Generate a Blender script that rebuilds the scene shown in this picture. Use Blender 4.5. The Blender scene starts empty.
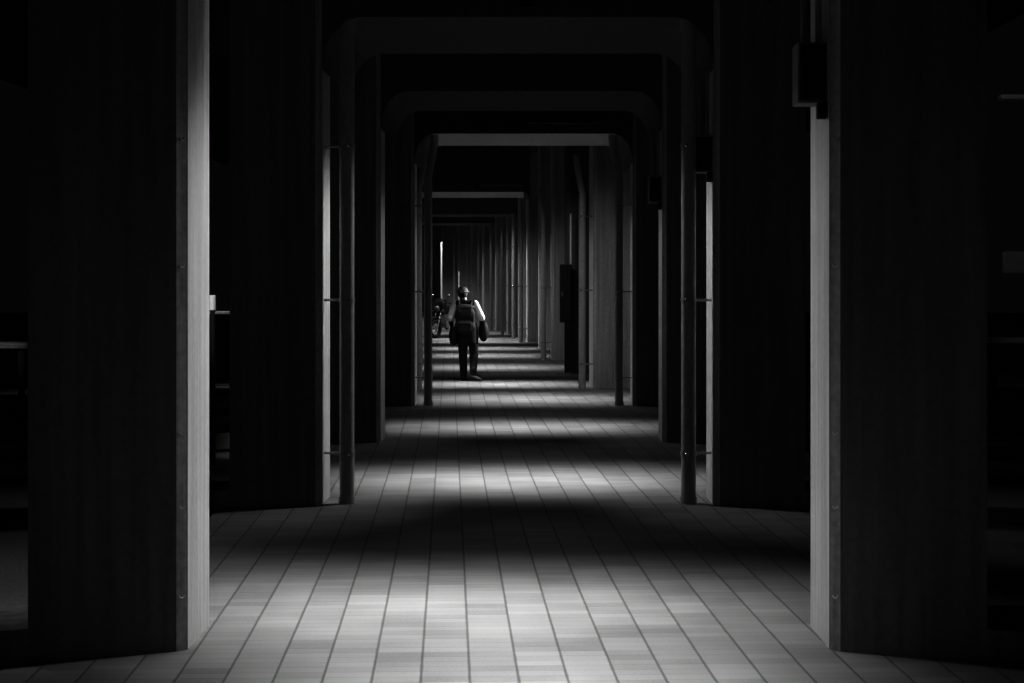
import bpy, bmesh, math, random
from mathutils import Vector, Matrix
random.seed(7)
C = bpy.context.scene.collection
PI = math.pi

# ------------------------------------------------------------------ materials
def new_mat(name):
    m = bpy.data.materials.new(name); m.use_nodes = True
    nt = m.node_tree; nt.nodes.clear()
    out = nt.nodes.new('ShaderNodeOutputMaterial'); b = nt.nodes.new('ShaderNodeBsdfPrincipled')
    nt.links.new(b.outputs[0], out.inputs[0])
    return m, nt, b

def plain(name, v, rough=.6, metal=0, var=.15, scale=14):
    m, nt, b = new_mat(name)
    tc = nt.nodes.new('ShaderNodeTexCoord'); n = nt.nodes.new('ShaderNodeTexNoise')
    n.inputs['Scale'].default_value = scale; n.inputs['Detail'].default_value = 4
    nt.links.new(tc.outputs['Object'], n.inputs['Vector'])
    r = nt.nodes.new('ShaderNodeValToRGB')
    a, c = v*(1-var), min(1, v*(1+var))
    r.color_ramp.elements[0].position = .3; r.color_ramp.elements[1].position = .7
    r.color_ramp.elements[0].color = (a, a, a, 1); r.color_ramp.elements[1].color = (c, c, c, 1)
    nt.links.new(n.outputs[0], r.inputs[0]); nt.links.new(r.outputs[0], b.inputs['Base Color'])
    b.inputs['Roughness'].default_value = rough; b.inputs['Metallic'].default_value = metal
    return m

def concrete(name, v, streak=.35):
    m, nt, b = new_mat(name); N = nt.nodes.new; L = nt.links.new
    tc = N('ShaderNodeTexCoord')
    mp = N('ShaderNodeMapping'); mp.inputs['Scale'].default_value = (9, 9, .45)
    L(tc.outputs['Object'], mp.inputs['Vector'])
    n1 = N('ShaderNodeTexNoise'); n1.inputs['Scale'].default_value = 1.6; n1.inputs['Detail'].default_value = 6
    L(mp.outputs[0], n1.inputs['Vector'])
    n2 = N('ShaderNodeTexNoise'); n2.inputs['Scale'].default_value = 26; n2.inputs['Detail'].default_value = 8
    L(tc.outputs['Object'], n2.inputs['Vector'])
    mix = N('ShaderNodeMix'); mix.data_type = 'FLOAT'; mix.inputs[0].default_value = .3
    L(n1.outputs[0], mix.inputs[2]); L(n2.outputs[0], mix.inputs[3])
    r = N('ShaderNodeValToRGB')
    r.color_ramp.elements[0].position = .3; r.color_ramp.elements[1].position = .68
    a, c = v*(1-streak), v*(1+streak)
    r.color_ramp.elements[0].color = (a, a, a, 1); r.color_ramp.elements[1].color = (c, c, c, 1)
    L(mix.outputs[0], r.inputs[0]); L(r.outputs[0], b.inputs['Base Color'])
    bp = N('ShaderNodeBump'); bp.inputs['Strength'].default_value = .25; bp.inputs['Distance'].default_value = .004
    L(n2.outputs[0], bp.inputs['Height']); L(bp.outputs[0], b.inputs['Normal'])
    b.inputs['Roughness'].default_value = .85
    return m

def paver(name):
    """stack-bonded small setts; strips 0.2217 m wide run along the passage, slightly skewed to it"""
    m, nt, b = new_mat(name); N = nt.nodes.new; L = nt.links.new
    tc = N('ShaderNodeTexCoord'); sep = N('ShaderNodeSeparateXYZ'); L(tc.outputs['Object'], sep.inputs[0])
    def M(op, a, bb=None, c=None):
        n = N('ShaderNodeMath'); n.operation = op
        for i, v in enumerate((a, bb, c)):
            if v is None: continue
            if isinstance(v, (int, float)): n.inputs[i].default_value = v
            else: L(v, n.inputs[i])
        return n.outputs[0]
    # u across strips (joint through x=-.273 at y=8.28, skew -.044)
    u = M('MULTIPLY_ADD', sep.outputs[1], .044, sep.outputs[0])
    u = M('ADD', u, .273 - .044*8.28)
    us = M('DIVIDE', u, .2217)
    vs = M('DIVIDE', M('MULTIPLY_ADD', sep.outputs[0], -.044, sep.outputs[1]), .111)
    iu, iv = M('FLOOR', us), M('FLOOR', vs)
    fu, fv = M('FRACT', us), M('FRACT', vs)
    du = M('MULTIPLY', M('MINIMUM', fu, M('SUBTRACT', 1, fu)), .2217)
    dv = M('MULTIPLY', M('MINIMUM', fv, M('SUBTRACT', 1, fv)), .111)
    wob = N('ShaderNodeTexNoise'); wob.inputs['Scale'].default_value = 9; wob.inputs['Detail'].default_value = 3
    L(tc.outputs['Object'], wob.inputs['Vector'])
    w = M('MULTIPLY_ADD', wob.outputs[0], .006, .0)
    def step(d, width, soft):
        mr = N('ShaderNodeMapRange'); mr.interpolation_type = 'SMOOTHSTEP'
        L(d, mr.inputs[0]); 
        if isinstance(width, (int, float)): mr.inputs[1].default_value = width*.3; mr.inputs[2].default_value = width+soft
        else: L(M('MULTIPLY', width, .4), mr.inputs[1]); L(M('ADD', width, soft), mr.inputs[2])
        return mr.outputs[0]
    ju = step(du, w, .007)                 # 0 in the long joint
    jv = step(dv, .002, .005)
    cmb = N('ShaderNodeCombineXYZ'); L(iu, cmb.inputs[0]); L(iv, cmb.inputs[1])
    wn = N('ShaderNodeTexWhiteNoise'); wn.noise_dimensions = '2D'; L(cmb.outputs[0], wn.inputs[0])
    cm2 = N('ShaderNodeCombineXYZ'); L(iu, cm2.inputs[0]); L(M('FLOOR', M('DIVIDE', vs, 3)), cm2.inputs[1])
    wn2 = N('ShaderNodeTexWhiteNoise'); wn2.noise_dimensions = '2D'; L(cm2.outputs[0], wn2.inputs[0])
    big = N('ShaderNodeTexNoise'); big.inputs['Scale'].default_value = 1.3; big.inputs['Detail'].default_value = 5
    L(tc.outputs['Object'], big.inputs['Vector'])
    fine = N('ShaderNodeTexNoise'); fine.inputs['Scale'].default_value = 70; fine.inputs['Detail'].default_value = 4
    L(tc.outputs['Object'], fine.inputs['Vector'])
    v = M('MULTIPLY_ADD', wn.outputs[0], .035, .18)
    v = M('ADD', v, M('MULTIPLY', wn2.outputs[0], .05))
    v = M('ADD', v, M('MULTIPLY', M('SUBTRACT', big.outputs[0], .5), .13))
    v = M('ADD', v, M('MULTIPLY', M('SUBTRACT', fine.outputs[0], .5), .07))
    v = M('MULTIPLY', v, M('MULTIPLY_ADD', ju, .52, .48))
    v = M('MULTIPLY', v, M('MULTIPLY_ADD', jv, .16, .84))
    cc = N('ShaderNodeCombineColor')
    for i in range(3): L(v, cc.inputs[i])
    L(cc.outputs[0], b.inputs['Base Color'])
    bp = N('ShaderNodeBump'); bp.inputs['Strength'].default_value = .5; bp.inputs['Distance'].default_value = .004
    L(M('MULTIPLY', ju, jv), bp.inputs['Height']); L(bp.outputs[0], b.inputs['Normal'])
    b.inputs['Roughness'].default_value = .8
    return m

M_PIER = concrete('lit_concrete', .72, .16)  # inner faces, light put into the pale colour
M_FACE = concrete('shaded_concrete', .17, .35)  # front faces, shade put into the dark colour
M_ARRIS = concrete('half_lit_arris', .46, .5)  # half-lit tone put into the arris colour
M_FACE2 = concrete('half_shaded_concrete', .36, .3)  # far fronts, weaker shade put into the grey
M_BEAM = concrete('lit_soffit_concrete', .75, .12)  # two brightest soffits, light put into their colour
M_SHADE = concrete('deep_shade_concrete', .10, .25)  # shade put into the colour of beam faces, near soffits and sixth pier
M_BEAM2 = concrete('dim_soffit_concrete', .2, .25)  # far soffits, partial shade put into their colour
M_CEIL = concrete('ceiling_concrete', .06, .2)
M_FLOOR = paver('stone_setts')
M_ASPH = plain('asphalt', .10, .9, 0, .3, 40)
M_PIPE = plain('grey_painted_pipe', .45, .33, 0, .12, 18)
M_STEEL = plain('zinc_steel', .45, .35, .6, .15, 30)
M_BOX = plain('grey_box_paint', .30, .5, 0, .1)
M_DARK = plain('black_box_paint', .02, .6, 0, .1)
M_WHITE = plain('white_paint', .75, .5, 0, .05)
M_SKIN = plain('skin', .35, .6, 0, .06, 20)
M_HAIR = plain('dark_hair', .02, .7)
M_SHIRT = plain('white_cotton', .8, .9, 0, .06, 25)
M_TROUS = plain('black_cloth', .018, .95, 0, .3, 25)
M_JACK = plain('black_jacket_cloth', .014, .95, 0, .3, 20)
M_CAP = plain('grey_felt', .32, .95, 0, .15, 30)
M_PACK = plain('charcoal_nylon', .009, .7, 0, .2, 30)
M_PACK2 = plain('dark_grey_nylon', .05, .7, 0, .2, 30)
M_SOLE = plain('pale_rubber', .6, .7)
M_SHOE = plain('black_leather', .015, .5)
M_RUB = plain('tyre_rubber', .018, .85)
M_BLACKP = plain('black_gloss_paint', .015, .3)
M_CHROME = plain('chrome', .7, .22, 1, .05)
M_LENS = plain('lamp_lens', .1, .25)

# ------------------------------------------------------------------ mesh helpers
def link(name, bm, mat, parent=None, smooth=False):
    me = bpy.data.meshes.new(name); bmesh.ops.recalc_face_normals(bm, faces=bm.faces[:])
    bm.to_mesh(me); bm.free()
    if smooth:
        for p in me.polygons: p.use_smooth = True
        me.set_sharp_from_angle(angle=math.radians(42))
    o = bpy.data.objects.new(name, me); C.objects.link(o)
    me.materials.append(mat)
    if parent: o.parent = parent
    return o
def tag(o, label=None, cat=None, group=None, kind=None):
    if label: o['label'] = label
    if cat: o['category'] = cat
    if group: o['group'] = group
    if kind: o['kind'] = kind
    return o
def empty(name, loc, rz=0):
    o = bpy.data.objects.new(name, None); C.objects.link(o)
    o.location = loc; o.rotation_euler = (0, 0, rz); o.empty_display_size = .1
    return o
def copy_tree(o, parent=None):
    c = o.copy(); C.objects.link(c)
    if parent: c.parent = parent
    for ch in [x for x in C.objects if x.parent == o]: copy_tree(ch, c)
    return c
def box(bm, c, s, bev=0, rot=None):
    r = bmesh.ops.create_cube(bm, size=1)
    vs = r['verts']
    for v in vs: v.co = Vector((v.co.x*s[0], v.co.y*s[1], v.co.z*s[2]))
    if bev:
        es = list({e for v in vs for e in v.link_edges})
        rb = bmesh.ops.bevel(bm, geom=es, offset=bev, segments=2, affect='EDGES', profile=.6)
        vs = list({v for f in rb['faces'] for v in f.verts} | {v for v in vs if v.is_valid})
    for v in vs:
        if rot is not None: v.co = rot @ v.co
        v.co += Vector(c)
def tube(bm, pts, r, n=12, cap=True, radii=None):
    pts = [Vector(p) for p in pts]; rings = []
    prev = None
    for i, p in enumerate(pts):
        if i == 0: t = pts[1]-p
        elif i == len(pts)-1: t = p-pts[i-1]
        else: t = (pts[i+1]-p).normalized() + (p-pts[i-1]).normalized()
        t.normalize()
        if prev is None:
            a = Vector((1, 0, 0)) if abs(t.x) < .8 else Vector((0, 1, 0))
            x = t.cross(a).normalized()
        else: x = (prev - t*prev.dot(t)).normalized()
        prev = x; y = t.cross(x)
        rr = radii[i] if radii else r
        rings.append([bm.verts.new(p + (x*math.cos(k*2*PI/n) + y*math.sin(k*2*PI/n))*rr) for k in range(n)])
    for a, b in zip(rings, rings[1:]):
        for k in range(n): bm.faces.new((a[k], a[(k+1) % n], b[(k+1) % n], b[k]))
    if cap:
        bm.faces.new(rings[0][::-1]); bm.faces.new(rings[-1])
def prism(bm, poly, z0, z1, f=lambda u, v, w: (u, v, w)):
    lo = [bm.verts.new(f(u, v, z0)) for u, v in poly]; hi = [bm.verts.new(f(u, v, z1)) for u, v in poly]
    n = len(poly)
    bm.faces.new(lo[::-1]); bm.faces.new(hi)
    for k in range(n): bm.faces.new((lo[k], lo[(k+1) % n], hi[(k+1) % n], hi[k]))
def ball(bm, c, r, sub=2, rot=None):
    if isinstance(r, (int, float)): r = (r, r, r)
    m = Matrix.Translation(Vector(c)) @ (rot.to_4x4() if rot is not None else Matrix()) @ Matrix.Diagonal((*r, 1))
    bmesh.ops.create_icosphere(bm, subdivisions=sub, radius=1, matrix=m)
def cap(bm, p, q, r0, r1):
    p, q = Vector(p), Vector(q)
    ball(bm, p, r0); ball(bm, q, r1)
    d = q-p
    if d.length < 1e-5: return
    m = Matrix.Translation((p+q)/2) @ d.to_track_quat('Z', 'Y').to_matrix().to_4x4()
    bmesh.ops.create_cone(bm, cap_ends=True, segments=16, radius1=r0, radius2=r1, depth=d.length, matrix=m)
def fuse(name, bm, mat, parent, voxel=.008, smooth=4):
    """union of the pieces as one continuous surface"""
    me = bpy.data.meshes.new('tmp'); bm.to_mesh(me); bm.free()
    o = bpy.data.objects.new('tmp', me); C.objects.link(o)
    md = o.modifiers.new('r', 'REMESH'); md.mode = 'VOXEL'; md.voxel_size = voxel
    ms = o.modifiers.new('s', 'SMOOTH'); ms.factor = .5; ms.iterations = smooth
    dg = bpy.context.evaluated_depsgraph_get()
    m2 = bpy.data.meshes.new_from_object(o.evaluated_get(dg)); m2.name = name
    bpy.data.objects.remove(o)
    for p in m2.polygons: p.use_smooth = True
    r = bpy.data.objects.new(name, m2); C.objects.link(r); r.parent = parent
    m2.materials.clear(); m2.materials.append(mat)
    return r

# ------------------------------------------------------------------ setting
FL = [(-3.3, -2), (3.3, -2), (3.3, 40), (2.2, 60), (0, 80), (-4, 104), (-11, 104), (-6.5, 80), (-5, 60), (-4, 40)]
bm = bmesh.new()
prism(bm, [(-2.45, -2), (2.4, -2), (2.4, 45), (2.6, 106), (-16, 106), (-8, 70), (-4.6, 40), (-2.45, 27)], -.03, 0)
tag(link('floor', bm, M_FLOOR), kind='structure')
bm = bmesh.new(); box(bm, (0, 52, -.13), (80, 110, .2))
tag(link('ground', bm, M_ASPH), kind='structure')
bm = bmesh.new(); box(bm, (-1.5, 52, 5.75), (17, 112, .3))
tag(link('ceiling', bm, M_CEIL), kind='structure')

# frames of the viaduct: (distance, x of the right pier's inner corner, x of the left pier's, turn)
FR = [(9.0, 1.458, -1.678), (14.8, 1.464, -1.678), (20.6, 1.464, -1.678), (26.6, 1.464, -1.678),
      (31.1, 1.05, -2.08), (36.0, .70, -2.42), (42.1, .47, -2.66), (49.5, .22, -2.93), (54.5, -.10, -3.25),
      (58.0, -.36, -3.5), (62.0, -.77, -3.95), (67.0, -1.25, -4.4), (72.5, -1.85, -5.0), (78.0, -2.5, -5.7),
      (84.0, -3.3, -6.5), (91.0, -4.35, -7.6)]
ORD = ['nearest', 'second', 'third', 'fourth', 'fifth', 'sixth', 'seventh', 'eighth', 'ninth', 'tenth', 'eleventh',
       'twelfth', 'thirteenth', 'fourteenth', 'fifteenth', 'sixteenth']
def nth(i): return ORD[i] if i == 0 else ORD[i] + ' from the camera'
def turn(i):
    a, b = FR[max(i-1, 0)], FR[min(i+1, len(FR)-1)]
    return 0 if i < 4 else math.atan2(-(b[1]-a[1]), b[0]-a[0])

def pier_mesh(s, h=5.597):
    bm = bmesh.new()
    # plan: u outward, v away from the camera; bevelled inner arris; front face swings towards the camera
    poly = [(0, .040), (.009, .038), (.009, .030), (.002, .028), (.045, -.012), (.68, -.33), (.68, .62), (.0, .65)]
    if s < 0: poly = [(-u, v) for u, v in poly]
    prism(bm, poly, 0, h)
    # fine formwork lift lines in the front arris
    return bm
def plinth_mesh(s):
    bm = bmesh.new()
    poly = [(.68, -.33), (1.75, -.86), (1.75, .3), (.68, .3)]
    prism(bm, [(s*u, v) for u, v in poly], 0, .17)
    return bm
for i, (y, xr, xl) in enumerate(FR):
    for s, x, side in ((1, xr, 'right'), (-1, xl, 'left')):
        r = empty('concrete_pier', (x, y, 0), turn(i))
        look = 'concrete pier with a shaded front and lit inner face' if i < 4 else 'grey concrete pier where the passage curves'
        tag(r, '%s, %s, %s row' % (look, nth(i), side), 'pillar', 'concrete piers along the %s side' % side)
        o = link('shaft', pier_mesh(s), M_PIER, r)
        o.data.materials.append(M_SHADE if i == 5 else M_FACE if i < 4 else M_FACE2)
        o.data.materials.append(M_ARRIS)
        for p in o.data.polygons:                # colours hold the light: lit inner face, half-lit arris, shaded rest
            inner = p.normal.x*-s > .5 and not (i == 5 and s > 0)  # sixth right pier has shade in its inner face colour too
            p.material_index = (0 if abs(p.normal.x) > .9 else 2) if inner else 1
        if i < 3:
            link('plinth', plinth_mesh(s), M_FACE, r)
        if i == 0:
            for h in (.27, .706, 1.066, 1.88, 2.5):
                b = bmesh.new(); cx, cy = s*.0235, .008
                nrm = Vector((-s*.68, -.73, 0)).normalized(); tx = Vector((0, 0, 1)).cross(nrm)
                ring = [Vector((cx, cy, h)) + (tx*math.cos(t)+Vector((0, 0, 1))*math.sin(t))*.014 + nrm*.001 for t in [PI+k*PI/8 for k in range(9)]]
                tube(b, ring, .0042, 6)
                link('tie_hole_lit_rim', b, M_WHITE, r, True)  # lower rim of the hole, its lit edge coloured white
        if s > 0 and i in (4, 5):
            pass

# portal beams: deep soffits with rounded haunches
def beam_mesh(xl, xr, dep, hr=.3, hh=.42, bot=3.92):
    bm = bmesh.new(); pts = []
    n = 8
    for k in range(n+1):
        t = k/n*PI/2; pts.append((xl + hr*(1-math.cos(t)), bot - hh*(1-math.sin(t))))
    for k in range(n+1):
        t = PI/2 - k/n*PI/2; pts.append((xr - hr*(1-math.cos(t)), bot - hh*(1-math.sin(t))))
    # pts run left pier -> right pier along the soffit
    poly = [(xl, 5.6)] + pts + [(xr, 5.6)]
    prism(bm, poly, 0, dep, lambda u, v, w: (u, w, v))
    return bm
BEAMS = [(0, 9.05, 2.4), (1, 14.85, 2.4), (2, 20.65, 2.4), (3, 26.6, 2.4), (6, 44.0, 3.2), (9, 58.7, 2.7), (11, 67.7, 3)]
for bi, (i, y0, dep) in enumerate(BEAMS):
    _, xr, xl = FR[i]
    if i == 6: xr, xl = -.02, -2.95
    b = beam_mesh(xl, xr, dep, *((.3, .42) if i < 4 else (.2, .25)))
    o = link('portal_beam', b, M_BEAM if i in (3, 6) else M_SHADE if i < 3 else M_BEAM2); o.location = (0, y0, 0)
    o.data.materials.append(M_SHADE)          # shade put into the haunch and face colour, soffit toned apart
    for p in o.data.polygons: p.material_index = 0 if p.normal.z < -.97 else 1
    tag(o, 'concrete cross beam with rounded corners spanning the passage, %s' % nth(bi), 'beam', 'cross beams over the passage')
# junction boxes with a run of conduit on the beam faces
for bi, (y0, x, jl) in enumerate(((14.85, -.03, 'on the dim beam nearest the top of the frame'), (26.6, -.10, 'above the brightly lit beam edge'), (44.0, -1.27, 'on the farther lit beam'))):
    r = empty('junction_box', (x, y0, 3.98))
    tag(r, 'small dark junction box %s' % jl, 'junction box')
    b = bmesh.new(); box(b, (0, -.045, .07), (.12, .09, .13), .01); link('casing', b, M_DARK, r)
    b = bmesh.new(); tube(b, [(.05, -.02, .09), (1.1, -.02, .09)], .012, 8); link('conduit', b, M_BOX, r, True)

# ------------------------------------------------------------------ drainpipes
def drainpipe(i, s, label, group, top=3.25):
    straight = i == 1 or i >= 8
    if straight: top = 3.915
    y, xr, xl = FR[i]; x = xr-.19 if s > 0 else xl+.19
    yy = y + .16 if i < 4 else y
    r = empty('drainpipe', (x, yy, 0), turn(i)); tag(r, label, 'drainpipe', group)
    b = bmesh.new(); tube(b, [(0, 0, 0), (0, 0, top)], .06, 18); link('pipe', b, M_PIPE, r, True)
    b = bmesh.new()
    if straight: tube(b, [(0, 0, top-.1), (0, 0, top)], .068, 18); link('top_collar', b, M_PIPE, r, True)
    else: tube(b, [(0, 0, top-.02), (0, 0, top+.03), (-s*.03, .02, top+.2), (-s*.085, .05, top+.52), (-s*.095, .08, top+.665)], .055, 16); link('elbow', b, M_PIPE, r, True)
    b = bmesh.new(); tube(b, [(0, 0, 0), (0, 0, .06)], .068, 18); link('foot_collar', b, M_PIPE, r, True)
    for h in (.405, 1.646, 2.89):
        if h > top: continue
        b = bmesh.new(); tube(b, [(0, 0, h-.016), (0, 0, h+.016)], .066, 18)
        tube(b, [(s*.05, .02, h), (s*.188, .06, h)], .011, 8)
        k = link('clamp', b, M_STEEL, r, True)
        b = bmesh.new(); ball(b, (-s*.02, -.066, h), .015, 2); link('bolt', b, M_CHROME, k, True)
    return r
for i in (1, 3, 4, 6, 8, 9, 10, 11, 12, 13, 14):
    for s, side in ((1, 'right'), (-1, 'left')):
        if s < 0 and i > 4: continue
        drainpipe(i, s, 'grey drainpipe clamped in front of the %s pier of the %s row' % (ORD[i], side), 'drainpipes along the piers')

# ------------------------------------------------------------------ electrical boxes on the right-hand piers
for i, lab in ((0, 'grey electrical box high on the nearest right pier'), (1, 'dark electrical box high on the second right pier, behind the drainpipe'),
               (2, 'dark electrical box high on the third right pier')):
    y, xr, xl = FR[i]
    r = empty('electrical_box', (xr, y, 2.675)); tag(r, lab, 'electrical box', 'boxes on the right piers')
    b = bmesh.new(); box(b, (-.0725, .20, .15), (.145, .20, .30), .006); link('casing', b, M_BOX, r)
    b = bmesh.new(); box(b, (-.072, .093, .15), (.125, .014, .27), .004); link('door', b, M_DARK, r)
    b = bmesh.new(); box(b, (-.024, .12, -.035), (.045, .07, .08), .004); link('cable_gland', b, M_DARK, r)
    for dx, dy in ((-.11, .15), (-.04, .13)):
        b = bmesh.new(); tube(b, [(dx, dy, .30), (dx, dy, .5), (dx, dy, .82)], .016, 10); link('conduit', b, M_BOX, r, True)

# tall cabinet on the sixth right pier
y, xr, xl = FR[5]
r = empty('wall_cabinet', (.672, y-.22, 1.0)); tag(r, 'tall black cabinet fixed to the sixth pier of the right row', 'cabinet')
b = bmesh.new(); box(b, (0, 0, .56), (.23, .24, 1.12), .01); link('casing', b, M_DARK, r)
b = bmesh.new(); box(b, (0, -.125, .56), (.19, .016, 1.04), .005); d = link('door', b, M_DARK, r)
b = bmesh.new(); box(b, (-.07, -.14, .55), (.02, .02, .1), .004); link('handle', b, M_STEEL, d)
b = bmesh.new(); tube(b, [(.10, -.02, 1.11), (.10, -.02, 2.1)], .024, 12); link('conduit', b, M_WHITE, r, True)
b = bmesh.new(); box(b, (.045, -.02, -.49), (.14, .16, .98), .01); link('dark_fill', b, M_DARK, r)  # dark block added to darken the pier below the cabinet
b = bmesh.new(); box(b, (-.04, -.06, -.985), (.30, .2, .03), .004); link('foot_plate', b, M_BOX, r)

# two pale posts far off, above the walker
for x, y, h, lab in ((-3.39, 70.0, 3.25, 'tall pale post far down the passage, left of the walker'), (-2.98, 76.5, 2.18, 'short pale post straight above the walker\'s cap')):
    r = empty('post', (x, y, 0)); tag(r, lab, 'post')
    b = bmesh.new(); tube(b, [(0, 0, 0), (0, 0, h)], .035, 14); link('shaft', b, M_WHITE, r, True)
    b = bmesh.new(); ball(b, (0, 0, h), (.04, .04, .03)); link('cap', b, M_WHITE, r, True)
    b = bmesh.new(); tube(b, [(0, 0, 0), (0, 0, .05)], .09, 14); link('base', b, M_BOX, r, True)

# ------------------------------------------------------------------ things outside the arcade
def guard_rail(x0, x1, y, lab):
    r = empty('guard_rail', ((x0+x1)/2, y, -.03)); tag(r, lab, 'guard rail'); w = (x1-x0)/2
    b = bmesh.new(); prof = [(0, .74), (-.03, .755), (-.03, .775), (-.008, .79), (-.008, .81), (-.03, .825), (-.03, .845), (0, .86), (.02, .86), (.02, .74)]
    prism(b, prof, -w, w, lambda u, v, q: (q, u, v)); link('rail', b, M_STEEL, r)
    for px in (-w+.12, w-.12):
        b = bmesh.new(); box(b, (px, .06, .43), (.1, .08, .86), .01); link('post', b, M_DARK, r)
guard_rail(-12.0, -8.02, 29.5, 'pale steel guard rail end at the far left edge')
guard_rail(7.9, 12.0, 32, 'dim steel guard rail outside the right piers')
r = empty('road_marker_post', (-3.165, 18.4, -.03)); tag(r, 'small white marker post just behind the nearest left pier', 'marker post')
b = bmesh.new(); tube(b, [(0, 0, 0), (0, 0, 1.54)], .028, 12); link('shaft', b, M_DARK, r, True)
b = bmesh.new(); tube(b, [(0, 0, 1.54), (0, 0, 1.69)], .034, 12); link('white_band', b, M_WHITE, r, True)
b = bmesh.new(); box(b, (.07, .02, 1.515), (.26, .06, .03), .004); link('cross_bar', b, M_STEEL, r)
r = empty('lamp_post', (3.36, 12.0, -.03)); tag(r, 'dark post at the right edge carrying a small box and an arm', 'post')
b = bmesh.new(); tube(b, [(0, 0, 0), (0, 0, 3.4)], .05, 14); link('pole', b, M_DARK, r, True)
b = bmesh.new(); box(b, (-.17, 0, 3.02), (.30, .10, .03), .006); box(b, (-.05, 0, 2.95), (.05, .06, .12), .004); link('arm', b, M_BOX, r)
b = bmesh.new(); box(b, (-.19, 0, 1.95), (.20, .10, .14), .006); link('box', b, M_BOX, r)

# ------------------------------------------------------------------ motorcycle parked on the left, beyond the walker
mt = empty('motorcycle', (-2.62, 58.6, 0), math.radians(-36)); tag(mt, 'dark motorcycle parked to the left beyond the walker', 'motorcycle')
def wheel(yc, rr=.30):
    b = bmesh.new(); n = 32
    rings = []
    for k in range(n):
        t = k*2*PI/n; row = []
        for j in range(10):
            q = j*2*PI/10
            rad = rr-.055 + .055*math.cos(q)
            row.append(b.verts.new((.06*math.sin(q), yc + rad*math.cos(t), rr + rad*math.sin(t))))
        rings.append(row)
    for k in range(n):
        for j in range(10): b.faces.new((rings[k][j], rings[(k+1) % n][j], rings[(k+1) % n][(j+1) % 10], rings[k][(j+1) % 10]))
    w = link('wheel', b, M_RUB, mt, True)
    b = bmesh.new(); tube(b, [(-.05, yc, rr), (.05, yc, rr)], .05, 14)
    for k in range(8):
        t = k*PI/4; tube(b, [(0, yc, rr), (0, yc+.2*math.cos(t), rr+.2*math.sin(t))], .012, 6)
    link('spokes', b, M_CHROME, w, True)
wheel(-.66); wheel(.66)
for s in (-1, 1):
    b = bmesh.new(); tube(b, [(s*.09, -.66, .30), (s*.09, -.45, .95)], .024, 12); link('fork', b, M_CHROME, mt, True)
    b = bmesh.new(); tube(b, [(s*.2, -.34, 1.12), (s*.3, -.42, 1.30)], .007, 8); ms = link('mirror_stalk', b, M_BLACKP, mt, True)
    b = bmesh.new(); ball(b, (s*.32, -.42, 1.35), (.065, .02, .045)); link('mirror', b, M_CHROME, ms, True)
    b = bmesh.new(); ball(b, (s*.19, -.52, .86), (.035, .04, .035)); link('turn_signal', b, M_LENS, mt, True)
b = bmesh.new(); tube(b, [(-.40, -.26, 1.09), (-.2, -.36, 1.11), (0, -.42, 1.02), (.2, -.36, 1.11), (.40, -.26, 1.09)], .016, 10); hb = link('handlebar', b, M_CHROME, mt, True)
for s in (-1, 1):
    b = bmesh.new(); tube(b, [(s*.28, -.32, 1.1), (s*.42, -.25, 1.09)], .022, 10); link('grip', b, M_RUB, hb, True)
b = bmesh.new(); ball(b, (0, -.44, 1.0), (.27, .13, .26), 3); box(b, (0, -.42, 1.12), (.44, .1, .26), .04); fuse('fairing', b, M_BLACKP, mt, .02)
b = bmesh.new(); ball(b, (0, -.56, .93), (.10, .09, .10), 3); link('headlight', b, M_LENS, mt, True)
b = bmesh.new(); tube(b, [(0, -.98, .45), (0, -.85, .60), (0, -.66, .655), (0, -.48, .60)], .05, 12); link('front_fender', b, M_BLACKP, mt, True)
b = bmesh.new(); ball(b, (0, -.14, .88), (.16, .29, .13), 3); cap(b, (0, -.05, .9), (0, .12, .82), .12, .1); fuse('fuel_tank', b, M_BLACKP, mt, .02)
b = bmesh.new(); cap(b, (-.06, .15, .79), (-.06, .75, .86), .075, .07); cap(b, (.06, .15, .79), (.06, .75, .86), .075, .07); fuse('seat', b, M_RUB, mt, .02)
b = bmesh.new(); box(b, (0, -.08, .48), (.3, .38, .32), .04); box(b, (0, -.2, .66), (.22, .2, .2), .03); link('engine', b, M_STEEL, mt)
b = bmesh.new()
tube(b, [(0, -.45, .95), (0, -.4, .5), (0, -.1, .28), (0, .3, .33), (0, .66, .30)], .025, 10)
tube(b, [(0, -.42, .9), (0, .15, .76), (0, .8, .80)], .025, 10); link('frame', b, M_BLACKP, mt, True)
b = bmesh.new(); tube(b, [(.14, -.25, .5), (.17, -.15, .26), (.18, .3, .27), (.18, .85, .38)], .04, 12, radii=[.025, .03, .045, .05]); link('exhaust', b, M_CHROME, mt, True)
b = bmesh.new(); tube(b, [(0, .40, .64), (0, .70, .70), (0, .98, .58)], .06, 12); link('rear_fender', b, M_BLACKP, mt, True)

# ------------------------------------------------------------------ the walker
W = empty('person', (-1.133, 33.4, 0))
tag(W, 'person walking away in a grey cap, white sleeves, dark trousers and backpack', 'person')
hipL, hipR = Vector((-.10, 0, .86)), Vector((.085, 0, .86))
knL, knR = Vector((-.095, .07, .47)), Vector((.10, .02, .465))
anL, anR = Vector((-.085, .03, .085)), Vector((.095, -.17, .165))
toL, toR = Vector((-.10, .20, .035)), Vector((.195, -.02, .05))
chest, waist, pelv = Vector((-.055, .02, 1.25)), Vector((-.025, 0, 1.02)), Vector((-.005, 0, .90))
shL, shR = Vector((-.235, .02, 1.385)), Vector((.115, .02, 1.385))
elL, elR = Vector((-.325, -.03, 1.12)), Vector((.245, -.03, 1.13))
wrL, wrR = Vector((-.30, .16, .97)), Vector((.235, .16, .98))
neck, head = Vector((-.075, .04, 1.44)), Vector((-.105, .06, 1.565))
b = bmesh.new()
cap(b, pelv, waist, .125, .115); cap(b, waist, chest, .115, .13)
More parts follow.
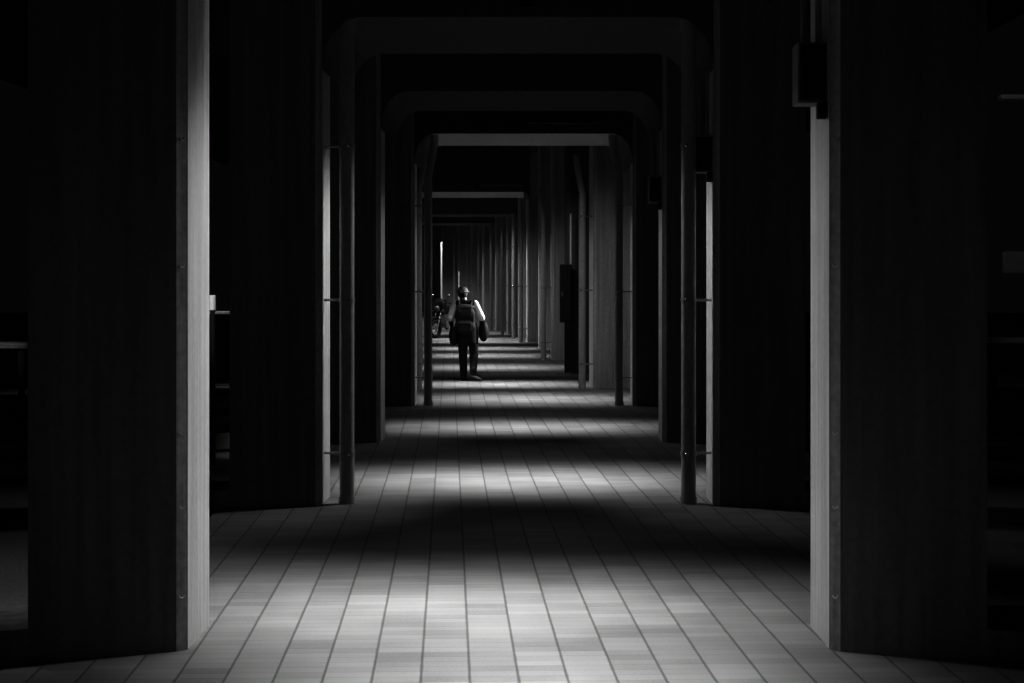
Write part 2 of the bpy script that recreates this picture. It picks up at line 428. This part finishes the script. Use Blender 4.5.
ball(b, chest, (.165, .11, .16)); cap(b, shL, chest+Vector((0, 0, .1)), .055, .09); cap(b, shR, chest+Vector((0, 0, .1)), .055, .09)
cap(b, chest+Vector((0, 0, .12)), neck, .075, .055); cap(b, neck, head, .053, .055)
ball(b, head, (.073, .092, .112), 3); ball(b, head+Vector((0, .035, -.055)), (.055, .058, .06))
cap(b, head+Vector((0, .088, .012)), head+Vector((0, .108, -.025)), .010, .016)            # nose
cap(b, head+Vector((-.02, .088, -.058)), head+Vector((.02, .088, -.058)), .009, .009)      # mouth
for s in (-1, 1):
    ball(b, head+Vector((s*.074, -.005, -.01)), (.012, .022, .032))                        # ears
    ball(b, head+Vector((s*.032, .083, .012)), (.016, .012, .012))                         # eyes
for hp, kn, an, to in ((hipL, knL, anL, toL), (hipR, knR, anR, toR)):
    cap(b, hp, kn, .082, .055); cap(b, kn, kn.lerp(an, .3), .054, .054); cap(b, kn.lerp(an, .3), an, .052, .036); cap(b, an+Vector((0, 0, -.04)), to, .036, .028)
for sh, el, wr, s in ((shL, elL, wrL, -1), (shR, elR, wrR, 1)):
    cap(b, sh, el, .048, .038); cap(b, el, wr, .038, .025)
    d = (wr-el).normalized(); side = Vector((-s, 0, 0)); dn = Vector((0, 0, -1))
    palm = wr + d*.05
    cap(b, wr, palm, .024, .026); cap(b, wr+dn*.012, palm+dn*.016, .02, .022); cap(b, wr-dn*.01, palm-dn*.016, .02, .02)
    for k, ln in enumerate((.040, .045, .042, .033)):                                      # four fingers curled round the strap
        p0 = palm + d*.022 + Vector((0, 0, .026-.0175*k)); p1 = p0 + d*ln*.8 + side*.006
        p2 = p1 + side*ln*.8 + d*.006; p3 = p2 + side*.004 - d*ln*.55
        cap(b, p0, p1, .0088, .0082); cap(b, p1, p2, .0082, .0075); cap(b, p2, p3, .0075, .0068)
    t0 = wr + d*.025 + Vector((0, 0, .018)); t1 = t0 + side*.03 + d*.028 + Vector((0, 0, .012)); t2 = t1 + side*.012 + d*.03
    cap(b, t0, t1, .012, .0098); cap(b, t1, t2, .0098, .008)
fuse('body', b, M_SKIN, W, .0055, 3)
b = bmesh.new()   # hair below the cap
ball(b, head+Vector((0, -.018, .0)), (.080, .088, .088), 3); fuse('hair', b, M_HAIR, W, .008)
b = bmesh.new()   # soft cap with brim
ball(b, head+Vector((0, -.005, .055)), (.104, .112, .082), 3); ball(b, head+Vector((0, .015, .035)), (.128, .145, .016), 3)
fuse('cap', b, M_CAP, W, .007)
b = bmesh.new()   # dark vest
cap(b, pelv+Vector((0, 0, .05)), waist, .155, .15); cap(b, waist, chest, .15, .16); ball(b, chest, (.19, .135, .18))
for sh in (shL, shR): cap(b, sh.lerp(chest+Vector((0, 0, .1)), .15), chest+Vector((0, 0, .1)), .078, .1)
cap(b, chest+Vector((0, 0, .12)), neck+Vector((0, 0, -.02)), .09, .066)
fuse('vest', b, M_JACK, W, .010)
for sh, el in ((shL, elL), (shR, elR)):
    b = bmesh.new(); cap(b, sh, sh.lerp(el, .97), .074, .066); ball(b, sh.lerp(el, .93), (.072, .072, .05)); ball(b, sh.lerp(el, .5), .074)
    fuse('sleeve', b, M_SHIRT, W, .008)['label'] = 'white sleeve'
b = bmesh.new()   # forearm sleeves of a dark undershirt
for el, wr in ((elL, wrL), (elR, wrR)): cap(b, el+(wr-el)*.05, wr, .048, .034)
fuse('dark_sleeves', b, M_TROUS, W, .008)
b = bmesh.new()   # trousers
cap(b, pelv, waist+Vector((0, 0, -.02)), .155, .145)
for hp, kn, an in ((hipL, knL, anL), (hipR, knR, anR)):
    cap(b, hp, kn, .102, .078); cap(b, kn, an+Vector((0, 0, .02)), .078, .066)
fuse('trousers', b, M_TROUS, W, .010)
b = bmesh.new()   # jacket tied round the waist, hanging over the seat
prof = [(1.02, .165, .15), (.96, .185, .165), (.84, .20, .175), (.72, .195, .165), (.66, .185, .15)]
rings = []
for z, rx, ry in prof:
    rings.append([b.verts.new((-.02 + (rx+.008*math.sin(5*t))*math.cos(t), (ry+.008*math.cos(6*t))*math.sin(t), z + .02*math.sin(3*t))) for t in [k*2*PI/36 for k in range(36)]])
for a, c in zip(rings, rings[1:]):
    for k in range(36): b.faces.new((a[k], a[(k+1) % 36], c[(k+1) % 36], c[k]))
o = link('waist_jacket', b, M_JACK, W, True); md = o.modifiers.new('thick', 'SOLIDIFY'); md.thickness = .012
for an, to, nm in ((anL, toL, 0), (anR, toR, 1)):
    b = bmesh.new(); d = (to-an); d.z = 0; d.normalize()
    cap(b, an+Vector((0, 0, -.035)), to+Vector((0, 0, .012)), .048, .040); cap(b, an, an+Vector((0, 0, .06)), .047, .05)
    ball(b, an+Vector((0, 0, -.035))-d*.03, (.04, .04, .04))
    sh = fuse('shoe', b, M_SHOE, W, .007)
    b = bmesh.new(); n = Vector((-d.y, d.x, 0))
    mid = (an+to)/2; L = (to-an).length*.5+.055
    d3 = (to+Vector((0, 0, -.022)) - an-Vector((0, 0, -.072))); d3.normalize(); up = n.cross(d3)
    if up.z < 0: up = -up
    base = (to+Vector((0, 0, -.035)) + an+Vector((0, 0, -.085)))/2
    poly = [(L*math.cos(k*2*PI/24), .05*math.sin(k*2*PI/24)*(1+.12*math.cos(k*2*PI/24))) for k in range(24)]
    prism(b, poly, 0, .028, lambda u, v, w: tuple(base + d3*u + n*v + up*w)); link('sole', b, M_SOLE if nm else M_SHOE, sh)

# backpack
bp_ = empty('backpack', (-1.133-.05, 33.4-.15, .84)); tag(bp_, 'dark backpack with a lighter top flap on the walker\'s back', 'backpack')
b = bmesh.new(); ball(b, (0, -.06, .14), (.195, .11, .16), 3); ball(b, (0, -.055, .36), (.18, .10, .17), 3); box(b, (0, -.045, .25), (.34, .15, .36), .05)
fuse('bag_body', b, M_PACK, bp_, .010)
b = bmesh.new(); ball(b, (0, -.06, .49), (.175, .10, .06), 3); box(b, (0, -.125, .445), (.25, .03, .10), .012); fuse('top_flap', b, M_PACK2, bp_, .010)
b = bmesh.new(); box(b, (0, -.15, .14), (.23, .06, .17), .02); pk = link('front_pocket', b, M_PACK, bp_)
b = bmesh.new(); box(b, (0, -.183, .205), (.22, .012, .022), .003); link('pocket_strap', b, M_PACK2, pk)
for s in (-1, 1):
    b = bmesh.new(); tube(b, [(s*.10, .01, .50), (s*.115, .10, .585), (s*.115, .20, .56), (s*.13, .30, .42), (s*.16, .25, .20), (s*.15, .06, .12)], .016, 8); link('shoulder_strap', b, M_PACK2, bp_, True)
# two bags carried on the arms
def bag(loc, w, h, lab, hand):
    r = empty('bag', loc); tag(r, lab, 'bag')
    b = bmesh.new(); ball(b, (0, 0, h*.42), (w*.5, w*.62, h*.42), 3); box(b, (0, 0, h*.35), (w*.72, w*.95, h*.55), .03); fuse('bag_body', b, M_PACK, r, .012)
    q = hand - Vector(loc)
    for dy in (-.05, .05):
        b = bmesh.new(); tube(b, [(0, dy, h*.7), (q.x*.8, (q.y+dy)*.6, (h*.7+q.z)*.55), (q.x, q.y, q.z)], .010, 8); link('handle', b, M_PACK, r, True)
o0 = Vector((-1.133, 33.4, 0))
bag((-1.133+.275, 33.47, .70), .19, .46, 'dark bag hanging from the walker\'s right arm', o0+wrR+Vector((0, .05, 0)))
bag((-1.133-.265, 33.47, .63), .18, .42, 'dark bag hanging from the walker\'s left arm', o0+wrL+Vector((0, .05, 0)))

# ------------------------------------------------------------------ lights
def area(name, loc, sx, sy, power, spread, rot=(0, 0, 0)):
    l = bpy.data.lights.new(name, 'AREA'); l.shape = 'RECTANGLE'; l.size = sx; l.size_y = sy; l.energy = power; l.spread = math.radians(spread)
    o = bpy.data.objects.new(name, l); C.objects.link(o); o.location = loc; o.rotation_euler = rot; return o
def spot(name, loc, to, power, ang, blend=.5, rad=.1):
    l = bpy.data.lights.new(name, 'SPOT'); l.energy = power; l.spot_size = math.radians(ang); l.spot_blend = blend; l.shadow_soft_size = rad
    o = bpy.data.objects.new(name, l); C.objects.link(o); o.location = loc
    o.rotation_euler = (Vector(to)-Vector(loc)).to_track_quat('-Z', 'Y').to_euler(); return o
# unseen area lights added overhead to make the stripes of light on the floor: (distance, x, width, power, spread)
STRIPE_FILLS = [(10.15, -.3, 2.6, 50, 54, 1.1), (7.9, .0, 1.1, 36, 49, 1.5), (16.75, -.2, 3.0, 50, 50, 1.1), (22.8, -.15, 2.9, 36, 46, .9), (28.2, -.1, 2.5, 46, 60, .7), (32.25, -.6, 2.5, 38, 46, .5),
         (38.6, -.9, 2.5, 44, 60, .3), (44.6, -1.2, 2.5, 46, 60, .3), (49.4, -1.5, 2.5, 44, 60, .3), (55.0, -1.7, 2.5, 44, 60, .3), (57.6, -2.0, 2.5, 40, 60, .3),
         (63.8, -2.4, 2.5, 44, 80, .3), (69.5, -3.0, 2.5, 48, 110, .3), (75, -3.7, 2.5, 50, 120, .3), (81, -4.4, 2.5, 50, 120, .3), (88, -5.4, 2.5, 50, 120, .3)]
for k, (y, x, w, p, sp, dy) in enumerate(STRIPE_FILLS):
    area('stripe_fill', (x, y, 3.86), w, dy, p, sp)
# unseen spots added across the passage to brighten the inner faces of the piers
for i, pl, pr in ((0, 240, 125), (1, 380, 300), (2, 130, 130), (3, 90, 110), (4, 60, 60), (5, 0, 30), (6, 0, 90), (7, 0, 90), (8, 0, 90), (9, 0, 90), (10, 0, 90), (11, 0, 90), (12, 0, 90)):
    y, xr, xl = FR[i]
    if pl: spot('pier_fill', (xr-.5, y+1.55, 3.85), (xl, y+.32, 1.3), pl, 48, .9, .12)
    if pr: spot('pier_fill', (xl+.5, y+1.55, 3.85), (xr, y+.32, 1.3), pr, 48, .9, .12)
# weak fill lights added half way between the stripes; past the bend they face along the passage
for y, x, p, sp in ((12.8, -.1, 2.5, 80), (18.8, -.1, 4, 80), (24.9, -.1, 4, 80)):
    area('bay_fill', (x, y, 3.86), 1.0, 1.5, p*.8, sp-16)
for y, x, p in ((28.0, .1, 15), (34.6, -.8, 14), (39.5, -1.1, 14), (45.2, -1.3, 12), (52, -1.6, 10), (57, -1.9, 9), (61.6, -2.3, 9), (66, -3.0, 10), (72, -3.6, 10), (79, -4.5, 10)):
    area('bay_fill', (x, y, 3.7), 2, .6, p, 95, (math.radians(40), 0, 0))
# street light reaching the walker from the right, between the fifth and sixth piers
spot('street_light_right', (5.2, 35.0, 3.9), (-.95, 33.4, 1.15), 5200, 11, .5, .06)
# weak unseen fill added behind the camera to lift the dark front faces
area('rear_fill', (0, -5, 3.2), 5, 2.5, 4, 150, (math.radians(80), 0, 0))
# unseen spots added to light ground, rails and posts outside the arcade
spot('left_ground_fill', (-3.5, 9.8, 5.0), (-3.0, 10.6, 0), 520, 56, 1.0, .15)
spot('left_rail_fill', (-10.6, 24, 5), (-8.6, 29.5, .9), 700, 10, .8, .1)
spot('right_rail_fill', (9.2, 26, 5), (9.2, 32, .8), 150, 22, .8, .1)
spot('marker_fill', (-3.6, 16.5, 4.2), (-3.1, 18.4, 1.6), 500, 14, .6, .05)
spot('post_fill', (2.6, 10.6, 5.2), (3.15, 12, 2.6), 60, 34, .6, .05)

w = bpy.data.worlds.new('night'); bpy.context.scene.world = w; w.use_nodes = True
bg = w.node_tree.nodes.get('Background') or w.node_tree.nodes.new('ShaderNodeBackground')
bg.inputs[0].default_value = (1, 1, 1, 1); bg.inputs[1].default_value = .006

spot('far_post_fill', (-3.2, 62.3, 3.7), (-3.39, 70, 2.0), 110, 30, .8, .1)  # unseen spot added to brighten the tall far post
# ------------------------------------------------------------------ camera
cd = bpy.data.cameras.new('camera'); cam = bpy.data.objects.new('camera', cd); C.objects.link(cam)
cam.location = (0, 0, 1.8); cam.rotation_euler = (math.radians(90), 0, 0)
cd.sensor_width = 36; cd.lens = 1850*36/1024; cd.shift_x = -19/1024; cd.shift_y = -60.5/1024
cd.clip_end = 400
sc = bpy.context.scene; sc.camera = cam
sc.view_settings.view_transform = 'Standard'; sc.view_settings.look = 'None'
sc.view_settings.gamma = .62; sc.view_settings.exposure = .24
